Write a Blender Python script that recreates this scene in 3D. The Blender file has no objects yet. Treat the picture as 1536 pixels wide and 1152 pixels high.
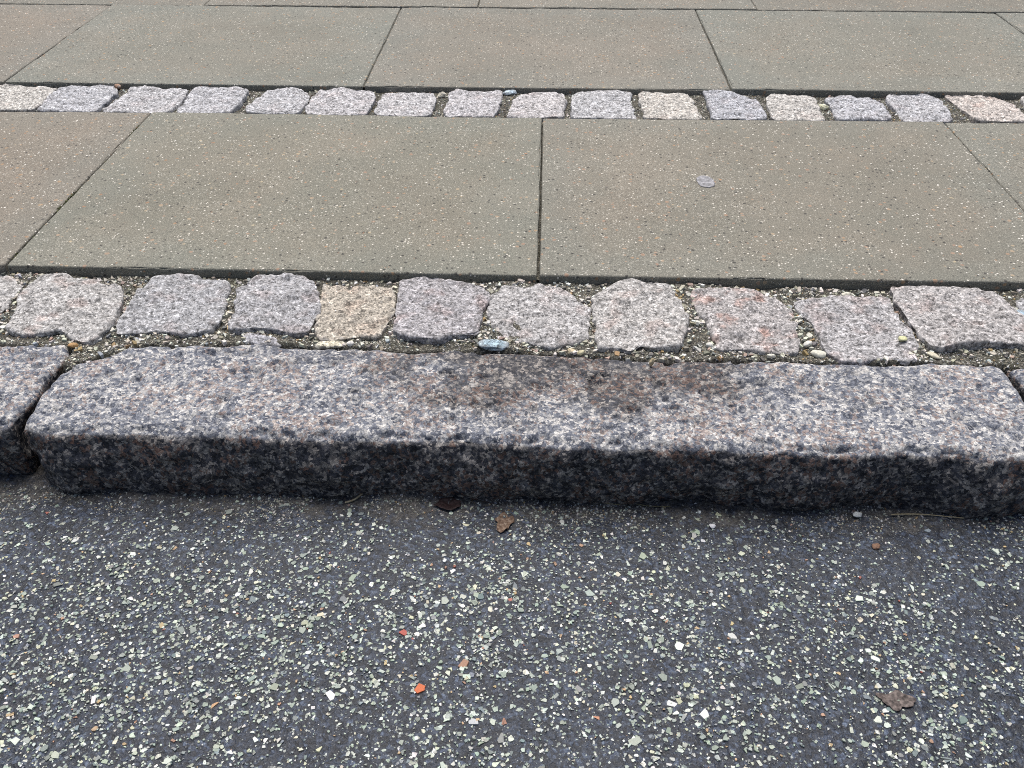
import bpy, bmesh, math, random
import numpy as np
from mathutils import Matrix, Vector

scene = bpy.context.scene
COL = scene.collection
random.seed(7)

# ---------------------------------------------------------------- camera
FPX, PITCH, YAW, ROLL = 1351.955, 0.652785, -0.036571, -0.001925
CAM = (0.80268, -1.15098, 0.67784)
F = Vector((math.sin(YAW) * math.cos(PITCH), math.cos(YAW) * math.cos(PITCH), -math.sin(PITCH)))
Rt = Vector((math.cos(YAW), -math.sin(YAW), 0))
Up = Rt.cross(F)
R2 = math.cos(ROLL) * Rt + math.sin(ROLL) * Up
U2 = -math.sin(ROLL) * Rt + math.cos(ROLL) * Up
cam_data = bpy.data.cameras.new('camera')
cam_data.sensor_width = 36.0
cam_data.lens = FPX / 1536 * 36.0
cam_data.clip_start = 0.02
cam_data.clip_end = 500
cam = bpy.data.objects.new('camera', cam_data)
COL.objects.link(cam)
cam.matrix_world = Matrix(((R2.x, U2.x, -F.x, CAM[0]), (R2.y, U2.y, -F.y, CAM[1]), (R2.z, U2.z, -F.z, CAM[2]), (0, 0, 0, 1)))
scene.camera = cam

# ---------------------------------------------------------------- sky and sun (bright overcast, light from beyond the pavement)
SUN_EL, SUN_AZ = math.radians(66), math.radians(-10)      # azimuth from +y, clockwise
world = bpy.data.worlds.new('World')
scene.world = world
world.use_nodes = True
wn = world.node_tree.nodes
sky = wn.new('ShaderNodeTexSky')
sky.sky_type = 'NISHITA'
sky.sun_disc = False
sky.sun_elevation = SUN_EL
sky.sun_rotation = SUN_AZ
sky.air_density = 1.0
sky.dust_density = 6.0
sky.ozone_density = 1.0
wn['Background'].inputs['Strength'].default_value = 0.05
world.node_tree.links.new(sky.outputs['Color'], wn['Background'].inputs['Color'])
sun_data = bpy.data.lights.new('sun', 'SUN')
sun_data.energy = 1.5
sun_data.angle = math.radians(55)
sun_data.color = (1.0, 0.985, 0.96)
sun = bpy.data.objects.new('sun', sun_data)
COL.objects.link(sun)
sd = Vector((math.sin(SUN_AZ) * math.cos(SUN_EL), math.cos(SUN_AZ) * math.cos(SUN_EL), math.sin(SUN_EL)))
sun.rotation_euler = sd.to_track_quat('Z', 'Y').to_euler()
sun.location = (0.8, 3, 4)

scene.view_settings.view_transform = 'Standard'
scene.view_settings.look = 'None'
scene.view_settings.gamma = 1.0
scene.view_settings.use_curve_mapping = False
scene.view_settings.exposure = 1.18
scene.render.engine = 'CYCLES'
scene.cycles.use_denoising = False
scene.cycles.filter_width = 1.0
scene.cycles.max_bounces = 6

# ---------------------------------------------------------------- noise and mesh helpers
def _hash(ix, iy, iz, seed):
    h = (ix.astype(np.int64) * 374761393 + iy.astype(np.int64) * 668265263 + iz.astype(np.int64) * 2147483647 + seed * 1274126177) & 0xFFFFFFFF
    h = ((h ^ (h >> 13)) * 1274126177) & 0xFFFFFFFF
    h = ((h ^ (h >> 16)) * 2246822519) & 0xFFFFFFFF
    return ((h ^ (h >> 15)) & 0xFFFFFF) / float(0xFFFFFF)

def vnoise(p, seed=0):
    """smooth value noise in -1..1 at points p (n,3)"""
    i = np.floor(p)
    f = p - i
    f = f * f * f * (f * (f * 6 - 15) + 10)
    ix, iy, iz = i[:, 0], i[:, 1], i[:, 2]
    out = np.zeros(len(p))
    for dx in (0, 1):
        wx = f[:, 0] if dx else 1 - f[:, 0]
        for dy in (0, 1):
            wy = f[:, 1] if dy else 1 - f[:, 1]
            for dz in (0, 1):
                wz = f[:, 2] if dz else 1 - f[:, 2]
                out += wx * wy * wz * _hash(ix + dx, iy + dy, iz + dz, seed)
    return out * 2 - 1

def layers(p, spec, seed=0):
    """spec: [(wavelength m, amplitude m)...]"""
    o = np.zeros(len(p))
    for k, (wl, am) in enumerate(spec):
        o += am * vnoise(p / wl + 17.3 * k + seed * 3.7, seed + k)
    return o

def new_obj(name, verts, faces, mat, parent=None, loc=(0, 0, 0), smooth=True, link=True):
    me = bpy.data.meshes.new(name)
    if isinstance(faces, np.ndarray):
        v = np.ascontiguousarray(verts, dtype=np.float32)
        n, k = faces.shape
        me.vertices.add(len(v)); me.vertices.foreach_set('co', v.ravel())
        me.loops.add(n * k); me.loops.foreach_set('vertex_index', faces.astype(np.int32).ravel())
        me.polygons.add(n)
        me.polygons.foreach_set('loop_start', np.arange(0, n * k, k, dtype=np.int32))
        me.update(calc_edges=True)
        me.validate()
    else:
        me.from_pydata([tuple(q) for q in verts], [], faces)
        me.update()
    me.polygons.foreach_set('use_smooth', np.full(len(me.polygons), smooth))
    if mat: me.materials.append(mat)
    ob = bpy.data.objects.new(name, me)
    ob.location = loc
    if link: COL.objects.link(ob)
    if parent: ob.parent = parent
    return ob

def tag(o, label=None, cat=None, group=None, kind=None):
    if label: o['label'] = label
    if cat: o['category'] = cat
    if group: o['group'] = group
    if kind: o['kind'] = kind
    return o

def empty(name, loc):
    o = bpy.data.objects.new(name, None)
    o.empty_display_size = 0.05
    o.location = loc
    COL.objects.link(o)
    return o

def grid_faces(nx, ny):
    i = np.arange((nx - 1) * (ny - 1))
    x, y = i % (nx - 1), i // (nx - 1)
    a = y * nx + x
    return np.stack([a, a + 1, a + nx + 1, a + nx], 1)

def rounded_box(X, Y, Z, r):
    """quads of a box whose faces carry the given axis coordinates; edges rounded by r. Returns verts, normals, faces."""
    V, Q, off = [], [], 0
    def face(A, B, fn, flip):
        nonlocal off
        a, b = np.meshgrid(A, B)
        p = fn(a.ravel(), b.ravel())
        q = grid_faces(len(A), len(B)) + off
        if flip: q = q[:, ::-1]
        V.append(p); Q.append(q); off += len(p)
    c = lambda v, like: np.full_like(like, v)
    face(X, Y, lambda a, b: np.stack([a, b, c(Z[-1], a)], 1), False)
    face(X, Y, lambda a, b: np.stack([a, b, c(Z[0], a)], 1), True)
    face(X, Z, lambda a, b: np.stack([a, c(Y[0], a), b], 1), False)
    face(X, Z, lambda a, b: np.stack([a, c(Y[-1], a), b], 1), True)
    face(Y, Z, lambda a, b: np.stack([c(X[-1], a), a, b], 1), False)
    face(Y, Z, lambda a, b: np.stack([c(X[0], a), a, b], 1), True)
    P = np.concatenate(V); Q = np.concatenate(Q)
    key = np.round(P * 1e5).astype(np.int64)
    _, first, inv = np.unique(key, axis=0, return_index=True, return_inverse=True)
    P = P[first]; Q = inv.ravel()[Q]
    lo = np.array([X[0], Y[0], Z[0]]) + r
    hi = np.array([X[-1], Y[-1], Z[-1]]) - r
    inner = np.clip(P, lo, hi)
    d = P - inner
    n = d / np.maximum(np.linalg.norm(d, axis=1, keepdims=True), 1e-9)
    return inner + n * r, n, Q

def edge_coords(L, r, step):
    m = max(2, int((L - 2 * r) / step))
    e = np.array([0, .35, .7, 1.0]) * r
    return np.concatenate([e[:-1], np.linspace(r, L - r, m), L - e[:-1][::-1]])

def resample(poly, n, smooth=2, cut=.22):
    p = np.array(poly, float)
    for _ in range(smooth):
        q = np.roll(p, -1, 0)
        p = np.stack([p * (1 - cut) + q * cut, p * cut + q * (1 - cut)], 1).reshape(-1, 2)
    q = np.vstack([p, p[:1]])
    s = np.concatenate([[0], np.cumsum(np.linalg.norm(np.diff(q, axis=0), axis=1))])
    t = np.linspace(0, s[-1], n, endpoint=False)
    return np.stack([np.interp(t, s, q[:, 0]), np.interp(t, s, q[:, 1])], 1)

def ccw(poly):
    p = np.array(poly, float)
    a = np.sum(p[:, 0] * np.roll(p[:, 1], -1) - np.roll(p[:, 0], -1) * p[:, 1])
    return p if a > 0 else p[::-1]

def stone_mesh(poly, n, rings, depth, er, spec, seed, dome=0.004, side_rings=8, spec_edge=0.0012):
    """a hewn stone: outline poly (local xy), flat rough top at z=0, rounded arris, rough sides to -depth"""
    o = resample(ccw(poly), n, 1, .14)
    c = o.mean(0)
    rad = np.linalg.norm(o - c, axis=1)
    # ragged outline
    p3 = np.column_stack([o, np.zeros(n)])
    jag = layers(p3, [(.026, .0026), (.009, spec_edge * .8), (.0035, spec_edge * .5)], seed + 50)
    o = c + (o - c) * (1 + jag / rad)[:, None]
    rad = np.linalg.norm(o - c, axis=1)
    V, W = [np.array([[c[0], c[1], dome]])], [np.array([0.])]
    # top: inset from centre to the start of the arris
    ins = 1 - er / rad
    t = np.linspace(0, 1, rings + 1)[1:] ** 0.85
    for k in t:
        xy = c + (o - c) * (ins * k)[:, None]
        V.append(np.column_stack([xy, dome * (1 - (k * ins) ** 2.2)]))
    for a in np.linspace(0, math.pi / 2, 6)[1:]:
        s = 1 - er * (1 - math.sin(a)) / rad
        xy = c + (o - c) * s[:, None]
        V.append(np.column_stack([xy, -er * (1 - math.cos(a)) * np.ones(n)]))
    for k in np.linspace(0, 1, side_rings + 1)[1:]:
        xy = c + (o - c) * (1 - .07 * k)
        V.append(np.column_stack([xy, np.full(n, -er - (depth - er) * k)]))
    P = np.concatenate(V)
    m = (len(P) - 1) // n
    d = layers(P + seed * 1.31, spec, seed)
    # push along an approximate normal: up on top, outwards on the sides
    dirs = np.zeros_like(P)
    rr = np.repeat(np.arange(m), n)
    top = rr < rings
    ang = np.clip((rr - rings + 1) / 5.0, 0, 1) * math.pi / 2
    rad3 = P[1:] - np.array([c[0], c[1], 0]); rad3[:, 2] = 0
    rad3 /= np.maximum(np.linalg.norm(rad3, axis=1, keepdims=True), 1e-6)
    dirs[1:] = rad3 * np.where(top, 0, np.sin(ang))[:, None]
    dirs[1:, 2] = np.where(top, 1, np.cos(ang))
    dirs[0, 2] = 1
    P = P + dirs * d[:, None]
    faces = [(0, 1 + i, 1 + (i + 1) % n) for i in range(n)]
    for k in range(m - 1):
        a, b = 1 + k * n, 1 + (k + 1) * n
        faces += [(a + i, b + i, b + (i + 1) % n, a + (i + 1) % n) for i in range(n)]
    faces.append(tuple(1 + (m - 1) * n + i for i in reversed(range(n))))
    return P, faces

# ---------------------------------------------------------------- material helpers
class NT:
    def __init__(self, name):
        self.m = bpy.data.materials.new(name)
        self.m.use_nodes = True
        self.t = self.m.node_tree
        self.n = self.t.nodes
        self.b = self.n['Principled BSDF']
        self.out = self.n['Material Output']
    def link(self, a, b): self.t.links.new(a, b)
    def put(self, sock, v):
        if isinstance(v, bpy.types.NodeSocket): self.link(v, sock)
        else:
            if sock.type == 'RGBA' and not isinstance(v, (int, float)) and len(v) == 3: v = (*v, 1)
            sock.default_value = v
    def math(self, op, a, b=None, c=None, clamp=False):
        n = self.n.new('ShaderNodeMath'); n.operation = op; n.use_clamp = clamp
        self.put(n.inputs[0], a)
        if b is not None: self.put(n.inputs[1], b)
        if c is not None: self.put(n.inputs[2], c)
        return n.outputs[0]
    def vmath(self, op, a, b=None, scale=None):
        n = self.n.new('ShaderNodeVectorMath'); n.operation = op
        self.put(n.inputs[0], a)
        if b is not None: self.put(n.inputs[1], b)
        if scale is not None: self.put(n.inputs['Scale'], scale)
        return n.outputs[0]
    def noise(self, vec, scale, detail=2, rough=.5, out='Fac'):
        n = self.n.new('ShaderNodeTexNoise')
        self.link(vec, n.inputs['Vector'])
        n.inputs['Scale'].default_value = scale
        n.inputs['Detail'].default_value = detail
        n.inputs['Roughness'].default_value = rough
        return n.outputs[out]
    def voro(self, vec, scale, feature='F1', rnd=1.0):
        n = self.n.new('ShaderNodeTexVoronoi')
        n.feature = feature
        self.link(vec, n.inputs['Vector'])
        n.inputs['Scale'].default_value = scale
        n.inputs['Randomness'].default_value = rnd
        return n
    def sep(self, col):
        n = self.n.new('ShaderNodeSeparateColor'); self.link(col, n.inputs[0])
        return n.outputs
    def ramp(self, fac, stops, interp='LINEAR'):
        n = self.n.new('ShaderNodeValToRGB'); r = n.color_ramp; r.interpolation = interp
        while len(r.elements) > 1: r.elements.remove(r.elements[-1])
        for k, (p, c) in enumerate(stops):
            e = r.elements[0] if k == 0 else r.elements.new(p)
            e.position = p
            e.color = (c, c, c, 1) if isinstance(c, (int, float)) else (*c, 1)
        self.link(fac, n.inputs[0])
        return n.outputs[0]
    def step(self, v, a, b):
        n = self.n.new('ShaderNodeMapRange'); n.interpolation_type = 'SMOOTHSTEP'
        self.put(n.inputs[0], v); n.inputs[1].default_value = a; n.inputs[2].default_value = b
        n.inputs[3].default_value = 0; n.inputs[4].default_value = 1
        return n.outputs[0]
    def mix(self, fac, a, b, mode='MIX'):
        n = self.n.new('ShaderNodeMix'); n.data_type = 'RGBA'; n.blend_type = mode
        self.put(n.inputs[0], fac); self.put(n.inputs[6], a); self.put(n.inputs[7], b)
        return n.outputs[2]
    def obj(self):
        return self.n.new('ShaderNodeObjectInfo').outputs
    def coord(self, shift=True):
        c = self.n.new('ShaderNodeTexCoord').outputs['Object']
        if not shift: return c
        r = self.obj()['Random']
        s = self.math('MULTIPLY', r, 53.7)
        cb = self.n.new('ShaderNodeCombineXYZ')
        self.link(s, cb.inputs[0]); self.link(self.math('MULTIPLY', r, 31.1), cb.inputs[1]); self.link(self.math('MULTIPLY', r, 12.9), cb.inputs[2])
        return self.vmath('ADD', c, cb.outputs[0])
    def attr(self, name, out='Fac'):
        n = self.n.new('ShaderNodeAttribute'); n.attribute_name = name
        return n.outputs[out]
    def warp(self, vec, scale, amount):
        c = self.noise(vec, scale, 2, .5, 'Color')
        c = self.vmath('SUBTRACT', c, (.5, .5, .5))
        return self.vmath('ADD', vec, self.vmath('SCALE', c, scale=amount))
    def specks(self, vec, scale, keep, rmin, rmax):
        """mask of scattered grains: a share `keep` of voronoi cells hold a grain of varying radius; returns mask, random value"""
        v = self.voro(vec, scale)
        s = self.sep(v.outputs['Color'])
        rad = self.math('MULTIPLY_ADD', s[1], rmax - rmin, rmin)
        d = self.math('SUBTRACT', rad, v.outputs['Distance'])
        m = self.step(d, 0.0, 0.10)
        return self.math('MULTIPLY', m, self.math('LESS_THAN', s[0], keep)), s[2]
    def bump(self, h, strength, dist, normal=None):
        n = self.n.new('ShaderNodeBump')
        n.inputs['Strength'].default_value = strength
        n.inputs['Distance'].default_value = dist
        self.link(h, n.inputs['Height'])
        if normal is not None: self.link(normal, n.inputs['Normal'])
        return n.outputs[0]
    def done(self, color, rough, normal=None, spec=.35):
        self.put(self.b.inputs['Base Color'], color)
        self.put(self.b.inputs['Roughness'], rough)
        self.b.inputs['Specular IOR Level'].default_value = spec
        if normal is not None: self.link(normal, self.b.inputs['Normal'])
        return self.m

def mat_sett():
    t = NT('granite sett')
    c = t.coord()
    g1 = t.sep(t.voro(t.warp(c, 300, .004), 370).outputs['Color'])
    g2 = t.sep(t.voro(c, 820).outputs['Color'])
    clus = t.noise(c, 120, 3, .6)
    v = t.math('ADD', t.math('MULTIPLY', g1[0], .62), t.math('MULTIPLY_ADD', clus, 1.05, -.335))
    base = t.ramp(v, [(0, .085), (.20, .095), (.24, .17), (.36, .20), (.40, .27), (.58, .31), (.62, .385), (.80, .44), (.84, .62)])
    base = t.mix(1.0, base, t.ramp(g2[0], [(0, .66), (.5, 1.0), (1, 1.36)]), 'MULTIPLY')
    col = t.mix(1.0, base, t.obj()['Color'], 'MULTIPLY')
    # patches of pinkish feldspar, grey streaks of dirt
    big = t.noise(c, 26, 3, .55)
    pk = t.math('MULTIPLY', t.step(big, .52, .68), t.math('MULTIPLY', t.obj()['Alpha'], .8))
    col = t.mix(pk, col, t.mix(1.0, col, (1.0, .72, .64), 'MULTIPLY'))
    dk = t.math('MULTIPLY', t.step(t.noise(c, 48, 4, .65), .54, .72), .5)
    col = t.mix(dk, col, t.mix(1.0, col, (.52, .51, .50), 'MULTIPLY'))
    geo = t.n.new('ShaderNodeNewGeometry').outputs['Pointiness']
    col = t.mix(t.math('MULTIPLY', t.step(geo, .505, .58), .4), col, (.60, .58, .56))
    h = t.math('ADD', t.math('MULTIPLY', g1[1], .6), t.noise(c, 800, 3, .7))
    return t.done(col, .78, t.bump(h, .6, .0013), .3)

def mat_kerb():
    t = NT('granite kerb')
    c = t.coord()
    wear = t.attr('wear')
    g1 = t.sep(t.voro(t.warp(c, 200, .007), 270).outputs['Color'])
    g2 = t.sep(t.voro(c, 760).outputs['Color'])
    clus = t.noise(c, 72, 3, .62)
    v = t.math('ADD', t.math('MULTIPLY', g1[0], .56), t.math('MULTIPLY_ADD', clus, .95, -.26))
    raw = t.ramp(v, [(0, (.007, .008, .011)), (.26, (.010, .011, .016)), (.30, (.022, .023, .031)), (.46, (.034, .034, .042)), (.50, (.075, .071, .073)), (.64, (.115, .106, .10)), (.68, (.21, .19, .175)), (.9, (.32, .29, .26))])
    worn = t.ramp(v, [(0, (.060, .067, .090)), (.25, (.080, .089, .115)), (.29, (.125, .137, .168)), (.44, (.165, .177, .208)), (.48, (.245, .252, .272)), (.62, (.31, .312, .318)), (.66, (.41, .402, .392)), (.85, (.60, .585, .56))])
    fine = t.ramp(g2[0], [(0, .60), (.5, 1.0), (1, 1.38)])
    pink = t.math('LESS_THAN', g1[2], t.math('MULTIPLY_ADD', t.noise(c, 20, 2, .5), 1.7, -.72))
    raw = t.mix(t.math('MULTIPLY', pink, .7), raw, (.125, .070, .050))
    worn = t.mix(t.math('MULTIPLY', pink, .5), worn, (.32, .23, .185))
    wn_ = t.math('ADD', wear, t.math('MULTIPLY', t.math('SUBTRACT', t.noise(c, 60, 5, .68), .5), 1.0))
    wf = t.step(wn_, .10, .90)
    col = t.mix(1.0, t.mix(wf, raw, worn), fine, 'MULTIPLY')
    h = t.math('ADD', t.math('MULTIPLY', g1[1], .6), t.noise(c, 420, 4, .7))
    rough = t.math('MULTIPLY_ADD', wf, .28, .50)
    return t.done(col, rough, t.bump(h, .7, .0018), .35)

def mat_slab():
    t = NT('concrete paving slab')
    c = t.coord()
    tint = t.obj()['Color']
    fine = t.noise(c, 520, 4, .75)
    base = t.ramp(fine, [(.28, .075), (.42, .145), (.54, .200), (.68, .36)])
    cloud = t.noise(c, 6, 4, .6)
    base = t.mix(1.0, base, t.ramp(cloud, [(.3, (.90, .92, .90)), (.7, (1.08, 1.04, 1.0))]), 'MULTIPLY')
    tc = t.n.new('ShaderNodeTexCoord').outputs['Generated']
    sx = t.n.new('ShaderNodeSeparateXYZ'); t.link(tc, sx.inputs[0])
    ex = t.math('SUBTRACT', .5, t.math('ABSOLUTE', t.math('SUBTRACT', sx.outputs[0], .5)))
    ey = t.math('MULTIPLY', t.math('SUBTRACT', .5, t.math('ABSOLUTE', t.math('SUBTRACT', sx.outputs[1], .5))), .78)
    ed = t.math('ADD', t.math('MINIMUM', ex, ey), t.math('MULTIPLY_ADD', t.noise(c, 11, 5, .65), .34, -.17))
    inner = t.step(ed, .02, .17)
    base = t.mix(1.0, base, t.mix(inner, (1.0, 1.01, .965), (1.02, .99, .92)), 'MULTIPLY')
    stain = t.step(t.noise(c, 4.5, 5, .68), .50, .66)
    base = t.mix(t.math('MULTIPLY', stain, .8), base, t.mix(1.0, base, (.91, .90, .89), 'MULTIPLY'))
    col = t.mix(1.0, base, tint, 'MULTIPLY')
    def put(col, scale, keep, r0, r1, ramp, amt, wp=.002):
        m, r = t.specks(t.warp(c, scale * 1.3, wp), scale, keep, r0, r1)
        return t.mix(t.math('MULTIPLY', m, amt), col, t.ramp(r, ramp))
    tone = [(0, (.46, .445, .39)), (.35, (.29, .265, .215)), (.6, (.10, .098, .09)), (.85, (.37, .34, .275)), (1, (.66, .645, .59))]
    col = put(col, 400, .55, .18, .52, tone, .62, .001)
    col = put(col, 200, .28, .12, .38, [(0, (.60, .58, .50)), (.5, (.66, .62, .54)), (1, (.8, .78, .72))], .85)
    col = put(col, 140, .26, .12, .42, [(0, (.03, .03, .028)), (1, (.085, .08, .075))], .85)
    col = put(col, 110, .20, .12, .44, [(0, (.30, .17, .10)), (.35, (.38, .26, .15)), (.7, (.33, .21, .15)), (1, (.46, .39, .26))], .7, .004)
    col = put(col, 60, .08, .08, .22, [(0, (.40, .19, .11)), (.5, (.46, .32, .17)), (1, (.52, .46, .34))], .7, .006)
    h = t.math('ADD', fine, t.noise(c, 160, 3, .6))
    return t.done(col, .82, t.bump(h, .5, .0010), .3)

def mat_asphalt():
    t = NT('asphalt')
    c = t.coord(False)
    n1 = t.noise(c, 260, 3, .75)
    n2 = t.noise(c, 14, 4, .6)
    base = t.ramp(n1, [(.30, (.0030, .005, .010)), (.47, (.0105, .0148, .0260)), (.60, (.025, .034, .053)), (.76, (.074, .092, .118))])
    base = t.mix(t.step(n2, .42, .62), base, t.mix(1.0, base, (1.25, 1.24, 1.18), 'MULTIPLY'))
    def put(col, scale, keep, r0, r1, ramp, amt, wp):
        m, r = t.specks(t.warp(c, scale * 1.2, wp), scale, keep, r0, r1)
        return t.mix(t.math('MULTIPLY', m, amt), col, t.ramp(r, ramp))
    pale = [(0, (.30, .33, .30)), (.4, (.42, .44, .40)), (.7, (.20, .22, .21)), (1, (.55, .56, .53))]
    ag = t.sep(t.voro(t.warp(c, 300, .003), 240).outputs['Color'])
    base = t.mix(.85, base, t.mix(1.0, base, t.ramp(ag[0], [(0, .35), (.45, .85), (.8, 1.6), (1, 3.2)]), 'MULTIPLY'))
    base = put(base, 620, .17, .10, .42, pale, .8, .001)
    base = put(base, 330, .14, .10, .36, [(0, (.10, .11, .12)), (1, (.19, .20, .20))], .7, .002)
    # fine grit and silt washed against the kerb foot
    s = t.n.new('ShaderNodeSeparateXYZ'); t.link(c, s.inputs[0])
    near = t.math('ADD', s.outputs[1], t.math('MULTIPLY', t.math('SUBTRACT', t.noise(c, 9, 5, .65), .5), .15))
    silt = t.math('MULTIPLY', t.step(near, -.41, -.368), t.step(t.noise(c, 60, 4, .7), .30, .62))
    sg = t.noise(c, 330, 3, .8)
    siltc = t.ramp(sg, [(.3, (.030, .027, .024)), (.48, (.085, .077, .066)), (.62, (.17, .155, .135)), (.78, (.34, .32, .28))])
    col = t.mix(t.math('MULTIPLY', silt, .85), base, siltc)
    h = t.math('ADD', n1, t.math('ADD', t.math('MULTIPLY', ag[1], .5), t.math('MULTIPLY', t.noise(c, 130, 2, .5), .8)))
    return t.done(col, .55, t.bump(h, .7, .0018), .45)

def mat_grain(name, use_attr, rough=.6, spec=.35, amp=.35):
    t = NT(name)
    c = t.coord()
    base = t.attr('tone', 'Color') if use_attr else t.obj()['Color']
    n = t.noise(c, 420, 4, .65)
    col = t.mix(1.0, base, t.ramp(n, [(.25, 1 - amp), (.5, 1.0), (.75, 1 + amp)]), 'MULTIPLY')
    return t.done(col, rough, t.bump(t.noise(c, 900, 3, .6), .35, .0006), spec)

def mat_sand():
    t = NT('joint sand')
    c = t.coord(False)
    n = t.noise(c, 300, 3, .8)
    col = t.ramp(n, [(.30, (.018, .018, .016)), (.44, (.052, .049, .042)), (.56, (.125, .12, .10)), (.70, (.38, .365, .31))])
    m, r = t.specks(c, 380, .40, .15, .45)
    col = t.mix(m, col, t.ramp(r, [(0, (.46, .43, .33)), (.4, (.20, .17, .11)), (.7, (.06, .06, .055)), (1, (.55, .53, .46))]))
    moss = t.step(t.noise(c, 16, 3, .6), .56, .70)
    col = t.mix(t.math('MULTIPLY', moss, .25), col, (.045, .05, .018))
    return t.done(col, .9, t.bump(n, .9, .003), .2)

def mat_plain(name, stops, scale, rough=.8, spec=.25, bump=.0006):
    t = NT(name)
    c = t.coord()
    n = t.noise(c, scale, 4, .6)
    return t.done(t.ramp(n, stops), rough, t.bump(n, .6, bump), spec)

M_SETT, M_KERB, M_SLAB, M_ASPH, M_SAND = mat_sett(), mat_kerb(), mat_slab(), mat_asphalt(), mat_sand()
M_CHIP_A, M_CHIP_O = mat_grain('stone chips', True), mat_grain('stone chip', False)
M_PEB = mat_grain('pebble', False, .7)
M_EARTH = mat_plain('earth', [(.3, (.05, .042, .032)), (.7, (.12, .10, .08))], 40, .95)
M_LEAF = mat_plain('dead leaf', [(.32, (.025, .020, .018)), (.48, (.085, .068, .062)), (.66, (.19, .155, .14))], 240, .6)
M_LEAF_RUST = mat_plain('rust leaf', [(.3, (.06, .036, .024)), (.5, (.16, .105, .072)), (.7, (.30, .235, .18))], 300, .75)
M_LEAF_DARK = mat_plain('dark leaf', [(.3, (.012, .008, .008)), (.6, (.04, .022, .022)), (.8, (.09, .06, .055))], 260, .6)
M_STRAW = mat_plain('straw', [(.3, (.26, .20, .11)), (.7, (.48, .42, .28))], 300, .6)
M_STEM = mat_plain('dry grass', [(.3, (.10, .085, .04)), (.7, (.24, .21, .12))], 300, .7)
M_GUM = mat_plain('gum', [(.36, (.16, .16, .165)), (.5, (.25, .25, .265)), (.64, (.42, .415, .43))], 150, .7)
M_MOSS = mat_plain('moss', [(.3, (.03, .035, .010)), (.7, (.09, .095, .03))], 300, .9)

# ---------------------------------------------------------------- traced outlines (metres: x along the kerb, y away from the road)
FRONT_SETTS = [
    [(-0.112,-0.019), (-0.060,-0.000), (-0.008,-0.002), (0.016,-0.008), (0.047,-0.030), (0.051,-0.064), (0.055,-0.115), (0.043,-0.144), (0.004,-0.153), (-0.060,-0.150)],
    [(0.053,-0.064), (0.050,-0.033), (0.061,-0.010), (0.094,-0.007), (0.114,-0.021), (0.146,-0.026), (0.187,-0.035), (0.203,-0.068), (0.210,-0.113), (0.212,-0.141), (0.208,-0.169), (0.194,-0.180), (0.172,-0.172), (0.152,-0.154), (0.132,-0.158), (0.110,-0.164), (0.078,-0.157), (0.069,-0.117)],
    [(0.224,-0.046), (0.229,-0.011), (0.263,-0.003), (0.304,-0.015), (0.340,-0.020), (0.355,-0.072), (0.360,-0.119), (0.351,-0.145), (0.324,-0.157), (0.285,-0.152), (0.255,-0.156), (0.227,-0.160), (0.219,-0.135), (0.221,-0.098)],
    [(0.366,-0.042), (0.377,-0.004), (0.418,0.000), (0.469,-0.016), (0.487,-0.062), (0.492,-0.115), (0.490,-0.143), (0.476,-0.151), (0.436,-0.139), (0.405,-0.137), (0.380,-0.144), (0.376,-0.102)],
    [(0.500,-0.024), (0.534,-0.026), (0.580,-0.028), (0.593,-0.040), (0.597,-0.088), (0.594,-0.123), (0.586,-0.153), (0.556,-0.154), (0.527,-0.162), (0.505,-0.159), (0.491,-0.080), (0.486,-0.024)],
    [(0.596,-0.008), (0.623,0.004), (0.646,0.005), (0.668,-0.009), (0.698,-0.015), (0.718,-0.020), (0.730,-0.054), (0.725,-0.084), (0.723,-0.118), (0.720,-0.143), (0.689,-0.147), (0.666,-0.159), (0.642,-0.157), (0.616,-0.150), (0.605,-0.139), (0.602,-0.088), (0.601,-0.046)],
    [(0.736,-0.039), (0.751,-0.015), (0.781,-0.021), (0.797,-0.016), (0.830,-0.020), (0.850,-0.038), (0.859,-0.062), (0.874,-0.076), (0.872,-0.119), (0.867,-0.149), (0.841,-0.158), (0.817,-0.167), (0.790,-0.160), (0.769,-0.153), (0.750,-0.148), (0.737,-0.118), (0.734,-0.072)],
    [(0.879,-0.043), (0.906,-0.017), (0.926,-0.003), (0.960,-0.002), (0.992,-0.008), (1.001,-0.027), (1.009,-0.072), (1.002,-0.115), (0.988,-0.164), (0.961,-0.167), (0.937,-0.163), (0.924,-0.176), (0.904,-0.169), (0.883,-0.172), (0.881,-0.135), (0.877,-0.091)],
    [(1.023,-0.032), (1.052,-0.011), (1.080,-0.018), (1.104,-0.014), (1.120,-0.032), (1.141,-0.037), (1.154,-0.052), (1.164,-0.067), (1.155,-0.110), (1.146,-0.166), (1.124,-0.170), (1.104,-0.170), (1.078,-0.163), (1.042,-0.165), (1.037,-0.119), (1.029,-0.086), (1.021,-0.062)],
    [(1.168,-0.049), (1.193,-0.036), (1.227,-0.029), (1.275,-0.027), (1.302,-0.029), (1.301,-0.059), (1.303,-0.094), (1.305,-0.127), (1.304,-0.148), (1.288,-0.184), (1.265,-0.180), (1.242,-0.181), (1.219,-0.189), (1.200,-0.185), (1.181,-0.165), (1.182,-0.125), (1.174,-0.092), (1.166,-0.067)],
    [(1.311,-0.010), (1.334,-0.002), (1.369,-0.005), (1.420,-0.007), (1.461,-0.018), (1.468,-0.045), (1.465,-0.071), (1.476,-0.116), (1.469,-0.150), (1.406,-0.145), (1.377,-0.143), (1.337,-0.157), (1.321,-0.153), (1.314,-0.126), (1.312,-0.105), (1.309,-0.065), (1.307,-0.035)],
    [(1.482,-0.030), (1.499,-0.015), (1.564,-0.006), (1.611,-0.064), (1.579,-0.146), (1.512,-0.161), (1.484,-0.126), (1.480,-0.072)],
]
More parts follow.
